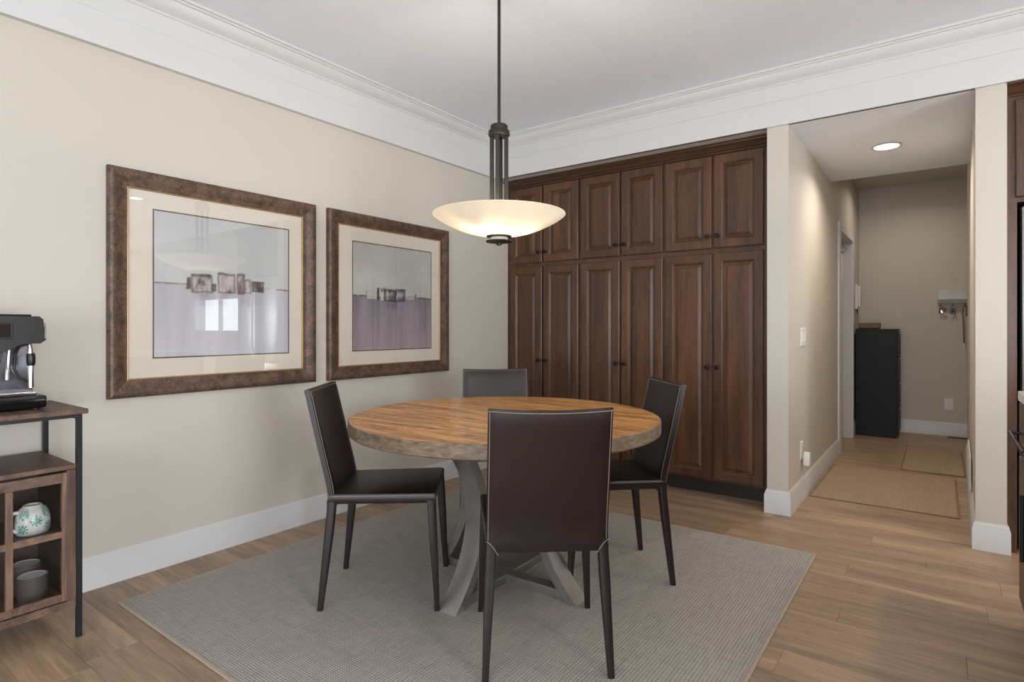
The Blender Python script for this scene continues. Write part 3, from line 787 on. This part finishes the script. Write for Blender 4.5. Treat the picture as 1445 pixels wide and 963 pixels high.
B(CX0 + .003, CX0 + .009, CY0 + .034, CY1 - .034, .1365, .630).build('back_panel', 'cartdark', t)
B(CX0 + .01, CX1 - .04, CY0 + .035, CY1 - .035, .375, .389, .001).build('inner_shelf', 'cartdark', t)
B(CX1 - .022, CX1 - .003, CY0 + lg + .001, CY1 - lg - .001, .118, .145, .001).build('apron', 'cartwood', t)
for y0, y1 in ((CY1 - lg - .030, CY1 - lg - .001), (CY0 + lg + .001, CY0 + lg + .03)): B(CX1 - .022, CX1 - .003, y0, y1, .1455, .629, .001).build('face_stile', 'cartwoodz', t)
def cart_door(y0, y1):
    z0, z1 = .150, .622; sw = .022
    dr = B(CX1 - .020, CX1 - .001, y0, y0 + sw, z0, z1, .001).box(CX1 - .020, CX1 - .001, y1 - sw + .008, y1, z0, z1, .001).build('door', 'cartwoodz', t)
    for a, b in ((z0, z0 + .028), (.385, .408), (z1 - .036, z1)):
        B(CX1 - .020, CX1 - .0015, y0 + sw, y1 - sw + .008, a, b, .001).build('rail', 'cartwood', dr)
    # upright muntin in the middle
    ym = y1 - .154
    B(CX1 - .020, CX1 - .001, ym - .021, ym, z0 + .0285, z1 - .0365, .001).build('muntin', 'cartwoodz', dr)
    for ya, yb in ((y0 + sw, ym - .0212), (ym + .0002, y1 - sw + .0078)):
        for a, b in ((z0 + .0285, .3848), (.4082, z1 - .0365)):
            B(CX1 - .012, CX1 - .009, ya, yb, a, b).build('pane', 'doorglass', dr)
cart_door(.425, .752)
cart_door(.065, .392)
B(CX1 - .020, CX1 - .002, .3925, .4245, .1455, .629, .001).build('center_stile', 'cartwoodz', t)

# cups inside the cart
def mug_colors(me, zc):
    ca = me.color_attributes.new('Col', 'FLOAT_COLOR', 'POINT'); n = len(me.vertices)
    co = np.zeros(n * 3); me.vertices.foreach_get('co', co); co = co.reshape(-1, 3)
    ang = np.arctan2(co[:, 1], co[:, 0]); s = ang * .05; z = co[:, 2]
    col = np.tile(np.array(srgb(222, 224, 218)), (n, 1)); teal = np.array(srgb(58, 138, 124)); pale = np.array(srgb(150, 196, 182))
    k = 0
    for a0 in np.arange(-PI, PI, 0.78):
        for zz in ((.026, .078) if k % 2 else (.052,)):
            ds = (s - a0 * .05 + PI * .05) % (2 * PI * .05) - PI * .05
            r = np.hypot(ds, z - zz); th = np.arctan2(z - zz, ds)
            col[(r < .0085)] = pale
            col[(r > .0075) & (r < .0105)] = teal
            col[(r > .012) & (r < .0175) & (np.cos(8 * th) > .1)] = teal
        k += 1
    ca.data.foreach_set('color', col.ravel())
t = thing('patterned_mug', 'upside-down white mug with teal flower pattern behind the cart glass', 'mug', (-2.735, .688, .3895))
prof = [(.0475, 0), (.0500, .004)] + [(.0500 + .004 * math.sin(PI * q), .004 + .066 * q) for q in np.linspace(.05, .95, 22)] + [(.047, .078), (.041, .090), (.030, .098), (.028, .104), (.024, .104), (.022, .099), (.002, .099)]
me = MB().lathe(prof, 140, cap0=True, cap1=True).mesh('body', 50); me.materials.append(M['mug']); mug_colors(me, 0); link('body', me, t)
hp = [(.046, 0, .086), (.062, 0, .086), (.076, 0, .070), (.078, 0, .048), (.070, 0, .028), (.050, 0, .014)]
MB().tube(hp, [.006, .007, .007, .007, .0065, .006], 10).build('handle', 'porc', t, smooth=60, rot=(0, 0, math.radians(-78)))
def cup(loc, r, h, label):
    t = thing('cup', label, 'cup', loc, 0, 'pale cups on the lower cart shelf')
    MB().lathe([(r * .8, 0), (r * .95, .004), (r * 1.0, h * .5), (r * 1.02, h), (r * .97, h), (r * .94, h * .5), (r * .85, .008), (.001, .007)], 40, cap0=True, cap1=False).build('body', 'clay', t, smooth=50)
    MB().lathe([(r * .968, h * .995), (r * .955, h * .985), (.001, h * .98)], 40, cap0=False, cap1=False).build('lining', 'porc', t, smooth=50)
cup((-2.715, .682, .1365), .045, .100, 'dark cup with pale top nearest the glass on the lower cart shelf')
cup((-2.83, .690, .1365), .045, .112, 'dark cup with pale top farther back on the lower cart shelf')

# ------------------------------------------------------------------ espresso machine on the cart
EY1 = .722; EX = -2.690; EZ = .8525
t = thing('espresso_machine', 'black and chrome espresso machine on the serving cart', 'coffee machine', (EX, EY1, EZ))
MB().box(-.30, .0, -.36, .0, .004, .052, .010).build('base', 'blackgloss', t, smooth=40)
for a in (-.27, -.03):
    for b in (-.33, -.03): MB().cyl((a, b, 0), .012, .006, 12).build('foot', 'black', t)
dt = MB().box(-.175, -.012, -.335, -.028, .0525, .068, .005).build('drip_tray', 'chrome', t, smooth=40)
for k in range(13): B(-.165 + k * .0115, -.159 + k * .0115, -.325, -.04, .0682, .0715, .001).build('grille_bar', 'chrome', dt)
MB().box(-.30, -.115, -.345, -.014, .053, .240, .008).build('body', 'steelpanel', t, smooth=40)
# head with the raised underside at the right
hd = MB()
poly = [(-.37, .212), (-.15, .212), (-.115, .219), (-.085, .238), (-.060, .244), (-.020, .244), (-.003, .258), (-.012, .334), (-.024, .345), (-.37, .345)]
hd.loops([[(x, y, z) for y, z in poly] for x in (-.31, -.004)])
ho = hd.build('head', 'black', t, smooth=30)
MB().box(-.0045, .0005, -.335, -.100, .262, .322, .002).build('screen_bezel', 'black', ho)
MB().box(.0003, .0022, -.325, -.108, .268, .316, .001).build('screen', 'blackgloss', ho)
MB().box(-.29, -.03, -.34, -.04, .3452, .352, .003).build('cup_tray', 'black', ho)
MB().box(-.006, .0008, -.008, -.0045, .262, .320, .0008).build('edge_trim', 'chrome', ho)
MB().cyl((-.07, -.185, .190), .036, .030, 28, b=.004).build('group_head', 'chrome', t, smooth=40)
pf = MB().lathe([(.030, .160), (.036, .168), (.036, .190)], 28, (-.07, -.185, 0)).build('portafilter', 'chrome', t, smooth=40)
MB().tube([(-.035, -.185, .176), (.0, -.182, .172), (.07, -.176, .164), (.085, -.175, .162)], [.009, .012, .014, .010], 14).build('handle', 'black', pf, smooth=60)
MB().tube([(-.07, -.19, .160), (-.066, -.19, .140)], .007, 10).build('spout', 'chrome', pf, smooth=60)
MB().lathe([(.016, 0), (.016, .012), (.010, .016)], 20, (-.114, -.128, .180), 'X').build('knob', 'chrome', t, smooth=40)
MB().tube([(-.08, -.095, .230), (-.08, -.095, .20), (-.075, -.099, .150), (-.07, -.102, .110)], .006, 10).build('hot_water_spout', 'chrome', t, smooth=60)
sw = MB().tube([(-.06, -.042, .250), (-.058, -.038, .225), (-.056, -.036, .19), (-.056, -.036, .078)], [.007, .008, .009, .009], 14).build('steam_wand', 'chrome', t, smooth=60)
MB().tube([(-.057, -.037, .206), (-.056, -.036, .198), (-.056, -.036, .170), (-.056, -.036, .160)], [.012, .014, .014, .011], 14).build('grip', 'black', sw, smooth=60)
MB().tube([(-.10, -.058, .236), (-.095, -.074, .20), (-.095, -.076, .15), (-.09, -.062, .115), (-.065, -.042, .100)], .005, 10).build('hose', 'black', t, smooth=60)

# ------------------------------------------------------------------ hall: dresser, box, intercom, key rack, plates
t = thing('dresser', 'tall black dresser standing at the end of the hall', 'dresser', (0, 0, 0))
DX0, DX1, DY0, DY1, DH = -.728, -.365, 7.235, 7.715, 1.142
B(DX0, DX1, DY0, DY1, .045, DH - .02).build('body', 'dresser', t)
B(DX0 - .004, DX1 + .012, DY0 - .006, DY1 + .004, DH - .02, DH, .002).build('top', 'dresser', t)
B(DX0 + .01, DX1 - .008, DY0 + .008, DY1 - .01, 0, .0445).build('plinth', 'dresser', t)
for k in range(4):
    z0 = .055 + k * .267
    dr = B(DX1 + .001, DX1 + .018, DY0 + .006, DY1 - .006, z0, z0 + .258, .001).build('drawer', 'dresser', t)
    B(DX1 + .0185, DX1 + .024, DY0 + .16, DY1 - .16, z0 + .236, z0 + .246, .001).build('pull', 'greymetal', dr)
t = thing('wooden_box', 'low brown wooden tray box on top of the black dresser', 'box', (-.612, 7.33, DH))
MB().rectloft(-.10, .10, -.07, .07, [(0.006, 0), (0, .008), (0, .066), (.008, .066), (.010, .012)], True, True)
ls = []
for i, z in ((.010, 0), (0, .012), (0, .064), (.009, .064), (.010, .012)):
    ls.append([(-.10 + i, -.08 + i, z), (.10 - i, -.08 + i, z), (.10 - i, .08 - i, z), (-.10 + i, .08 - i, z)])
MB().loops(ls).build('body', 'bowlwood', t)
MB().cyl((.02, -.0815, .035), .007, .003, 12, 'Y').build('latch', 'bronze', t)
t = thing('wall_intercom', 'white rectangular wall phone beyond the hall door casing', 'intercom', (C1R, 7.42, 1.36))
B(.0005, .028, -.07, .07, 0, .27, .005).build('base', 'plastic', t)
MB().box(.0285, .050, -.055, -.012, .02, .25, .008).build('handset', 'plastic', t)
MB().tube([(.018, -.04, 0.0), (.022, -.045, -.03), (.02, -.03, -.045), (.016, -.02, -.02), (.016, -.02, 0.0)], .004, 8).build('cord', 'slot', t, smooth=60)

t = thing('key_rack', 'grey white key shelf with hooks on the far hall wall', 'key rack', (.11, YF, 1.415))
MB().box(-.130, .170, -.075, -.0005, .035, .135, .004).build('box', 'greymetal', t)
MB().loops([[(x, y, z) for y, z in ((-.0005, 0), (-.062, .0), (-.0745, .034), (-.0005, .034))] for x in (-.130, .170)]).build('lip', 'greymetal', t)
HK = [-.105, .0, .100]
for hx in HK:
    MB().tube([(hx, -.03, 0.0), (hx, -.03, -.022), (hx, -.036, -.030), (hx, -.044, -.026), (hx, -.046, -.016)], .0028, 8).build('hook', 'slot', t, smooth=60)
def ring_pts(c, r, n=16): return [(c[0] + r * math.cos(2 * PI * k / n), c[1], c[2] + r * math.sin(2 * PI * k / n)) for k in range(n + 1)]
def keys(hx, label, fob, shape):
    t = thing('key_bunch', label, 'keys', (.11 + hx, YF - .038, 1.415))
    MB().tube(ring_pts((0, 0, -.036), .014), .0018, 6).build('ring', 'chrome', t, smooth=60)
    for k, (a, L, m) in enumerate(shape):
        kk = MB().box(-.009, .009, -.002, .002, -.024 - L * .45, -.012, .0015).box(-.005, .005, -.0016, .0016, -.024 - L, -.024 - L * .4, .001)
        kk.build('key', m, t, loc=(0, (-.004 + .004 * k), -.040), rot=(0, math.radians(a), 0))
    if fob: MB().box(-.02, .024, -.006, .006, -.034, .0, .004).build('fob', 'strap', t, loc=(.028, -.012, -.046), rot=(0, math.radians(20), 0))
keys(HK[0], 'key bunch with a tan leather fob on the leftmost hook', True, [(8, .05, 'black'), (-14, .04, 'chrome')])
keys(HK[1], 'black key bunch on the middle hook of the key shelf', False, [(16, .055, 'black'), (-16, .055, 'black'), (2, .05, 'knob')])
t = thing('dog_leash', 'hanging brown leather leash with black clip on the key shelf', 'leash', (.11 + HK[2], YF - .04, 1.415))
lp = [(-.004, 0, -.024), (-.016, -.006, -.05), (-.018, -.006, -.10), (-.012, 0, -.20), (-.008, .004, -.32), (-.006, .004, -.42)]
MB().loops([[(x - .007, y - .002, z), (x + .007, y - .002, z), (x + .007, y + .002, z), (x - .007, y + .002, z)] for x, y, z in lp]).build('strap', 'strap', t)
lp = [(.002, -.006, -.024), (.018, -.012, -.05), (.020, -.012, -.09), (.012, -.010, -.14)]
MB().loops([[(x - .008, y - .003, z), (x + .008, y - .003, z), (x + .008, y + .003, z), (x - .008, y + .003, z)] for x, y, z in lp]).build('handle_loop', 'black', t)
MB().tube([(-.006, .004, -.42), (-.008, .004, -.445), (-.002, .004, -.46), (-.006, .004, -.475)], .004, 8).build('clip', 'chrome', t, smooth=60)

def plate(name, label, cat, loc, rz, w, h, kind):
    t = thing(name, label, cat, loc, rz)       # local plate faces -Y
    MB().rectloft(-w / 2, w / 2, -h / 2, h / 2, [(0, .0003), (0, .003), (.003, .006)], True, True).build('plate', 'plastic', t)
    if kind == 'outlet':
        for s in (-1, 1):
            so = MB().box(-.017, .017, -.0078, -.006, s * .020 - .014, s * .020 + .014, .0008).build('socket', 'plastic', t)
            for a in (-.007, .005): B(a, a + .002, -.0082, -.0079, s * .020 - .004, s * .020 + .006).build('slot', 'slot', so)
    else:
        n = kind
        for k in range(n):
            x = (k - (n - 1) / 2) * .046
            MB().loops([[(x - .016, -.0062, -.033), (x + .016, -.0062, -.033), (x + .016, -.0062, .033), (x - .016, -.0062, .033)],
                        [(x - .015, -.0085, -.032), (x + .015, -.0085, -.032), (x + .015, -.0115, .032), (x - .015, -.0115, .032)]]).build('rocker', 'plastic', t)
    return t
plate('light_switch', 'white triple light switch plate on the left hall wall', 'switch', (C1R, 4.345, 1.092), PI / 2, .165, .122, 3)
plate('wall_outlet', 'white outlet on the left hall wall behind the plugged-in night light', 'outlet', (C1R, 4.285, .335), PI / 2, .075, .118, 'outlet')
plate('wall_outlet', 'white wall outlet low on the far hall wall', 'outlet', (.078, YF, .338), 0, .080, .122, 'outlet')
t = thing('night_light', 'white plug-in night light low on the left hall wall', 'night light', (C1R, 4.305, .285))
MB().box(.0125, .052, -.028, .028, -.052, .036, .008).build('body', 'plastic', t, smooth=40)
MB().box(.0086, .0124, -.012, .012, -.012, .012).build('plug', 'plastic', t)
t = thing('wall_register', 'white louvred vent plate low on the right hall wall', 'vent', (C2 + .0113, 4.90, .26), -PI / 2 - math.atan2(.042, 2.518))
MB().rectloft(-.35, .35, -.10, .10, [(0, .0003), (0, .006), (.012, .010), (.022, .008), (.022, .004)], True, True).build('vent_frame', 'plastic', t)
for k in range(9): B(-.326, .326, -.0085, -.0042, -.072 + k * .0178, -.060 + k * .0178).build('louvre', 'plastic', t)
t = thing('floor_register', 'dark slotted floor vent by the far hall wall', 'vent', (.165, 7.66, 0))
MB().box(-.10, .10, -.05, .05, .0003, .004, .001).build('vent_frame', 'slot', t)
for k in range(10): B(-.088 + k * .0185, -.080 + k * .0185, -.04, .04, .0041, .0055).build('louvre', 'bronze', t)

# ------------------------------------------------------------------ refrigerator side
t = thing('fridge_panel', 'tall dark wood side panel beside the refrigerator', 'cabinet', (0, 0, 0))
B(C2R + .0015, C2R + .042, 3.925, YK - .001, 0.0, 1.80).build('panel', 'cab', t)
t = thing('wall_cabinet', 'dark wood cabinet above the refrigerator', 'cabinet', (0, 0, 0))
FX0, FX1 = C2R + .0015, 1.28
B(FX0, FX1, 3.945, YK - .001, 1.801, 2.345).build('carcass', 'cab', t)
sweep([(0, 2.345), (.012, 2.345), (.016, 2.352), (.030, 2.360), (.046, 2.382), (.058, 2.389), (.068, 2.394), (.068, 2.4045), (0, 2.4045)], [(FX0, 3.945), (FX1, 3.945)], -1).build('crown', 'cabx', t, smooth=30)
def up_door(x0, x1):
    w, h = x1 - x0, .50
    o = MB().rectloft(-w / 2, w / 2, -h / 2, h / 2, [(0, 0), (0, .018), (.004, .022), (.054, .022), (.058, .0195), (.061, .0195), (.068, .010), (.070, .004)], True, False).build('door', 'cab', t, loc=((x0 + x1) / 2, 3.9445, 2.075))
    MB().rectloft(-w / 2, w / 2, -h / 2, h / 2, [(.066, .003), (.066, .009), (.074, .009), (.094, .0165), (.097, .0165)], True, True).build('panel', 'cabpanel', o)
up_door(.312, .782); up_door(.797, 1.262)
t = thing('refrigerator', 'stainless steel refrigerator beside the right hall post', 'refrigerator', (0, 0, 0))
B(.334, 1.25, 3.985, 4.63, .02, 1.78, .004).build('body', 'fridgeside', t)
for x0, x1, hx in ((.336, .788, .755), (.796, 1.248, .829)):
    dr = MB().box(x0, x1, 3.925, 3.983, .74, 1.775, .008).build('door', 'fridge', t, smooth=40)
    MB().tube([(hx, 3.925, .86), (hx, 3.885, .88), (hx, 3.88, .95), (hx, 3.88, 1.55), (hx, 3.885, 1.62), (hx, 3.925, 1.64)], .012, 12).build('handle', 'fridge', dr, smooth=60)
dr = MB().box(.336, 1.248, 3.925, 3.983, .06, .73, .008).build('freezer_drawer', 'fridge', t, smooth=40)
MB().tube([(.40, 3.925, .66), (.41, 3.885, .66), (.48, 3.88, .66), (1.10, 3.88, .66), (1.17, 3.885, .66), (1.18, 3.925, .66)], .012, 12).build('handle', 'fridge', dr, smooth=60)
MB().box(.345, 1.24, 3.995, 4.5, .0, .0195).build('plinth', 'black', t)
t = thing('kitchen_island', 'dark wood kitchen island with white stone top at the right edge', 'island', (0, 0, 0))
IX0, IX1, IY0, IY1 = .264, 1.25, .95, 3.02
B(IX0 + .005, IX1, IY0, IY1, .09, .868).build('carcass', 'cab', t)
B(IX0 + .05, IX1 - .05, IY0 + .05, IY1 - .02, 0, .0895).build('toe_kick', 'kick', t)
B(IX0 - .016, IX1 + .03, IY0 - .03, IY1 + .012, .8685, .906, .004).build('worktop', 'stone', t, smooth=40)
for k in range(4):
    y1 = IY1 - .006 - k * .515; y0 = y1 - .505
    for z0, z1 in ((.665, .860), (.10, .655)):
        dr = MB().box(IX0 - .014, IX0 + .0045, y0, y1, z0, z1, .003).build('drawer', 'cab', t)
        zc = .745
        if z1 < .7:
            MB().tube([(IX0 - .014, y0 + .04, .40), (IX0 - .044, y0 + .04, .40)], .006, 10).tube([(IX0 - .014, y0 + .04, .58), (IX0 - .044, y0 + .04, .58)], .006, 10).tube([(IX0 - .044, y0 + .04, .38), (IX0 - .044, y0 + .04, .60)], .007, 10).build('handle', 'blackmetal', dr, smooth=60)
            continue
        MB().tube([(IX0 - .014, y1 - .03, zc), (IX0 - .044, y1 - .03, zc)], .006, 10).tube([(IX0 - .014, y0 + .03, zc), (IX0 - .044, y0 + .03, zc)], .006, 10).tube([(IX0 - .044, y0 + .01, zc), (IX0 - .044, y1 - .01, zc)], .007, 10).build('handle', 'blackmetal', dr, smooth=60)
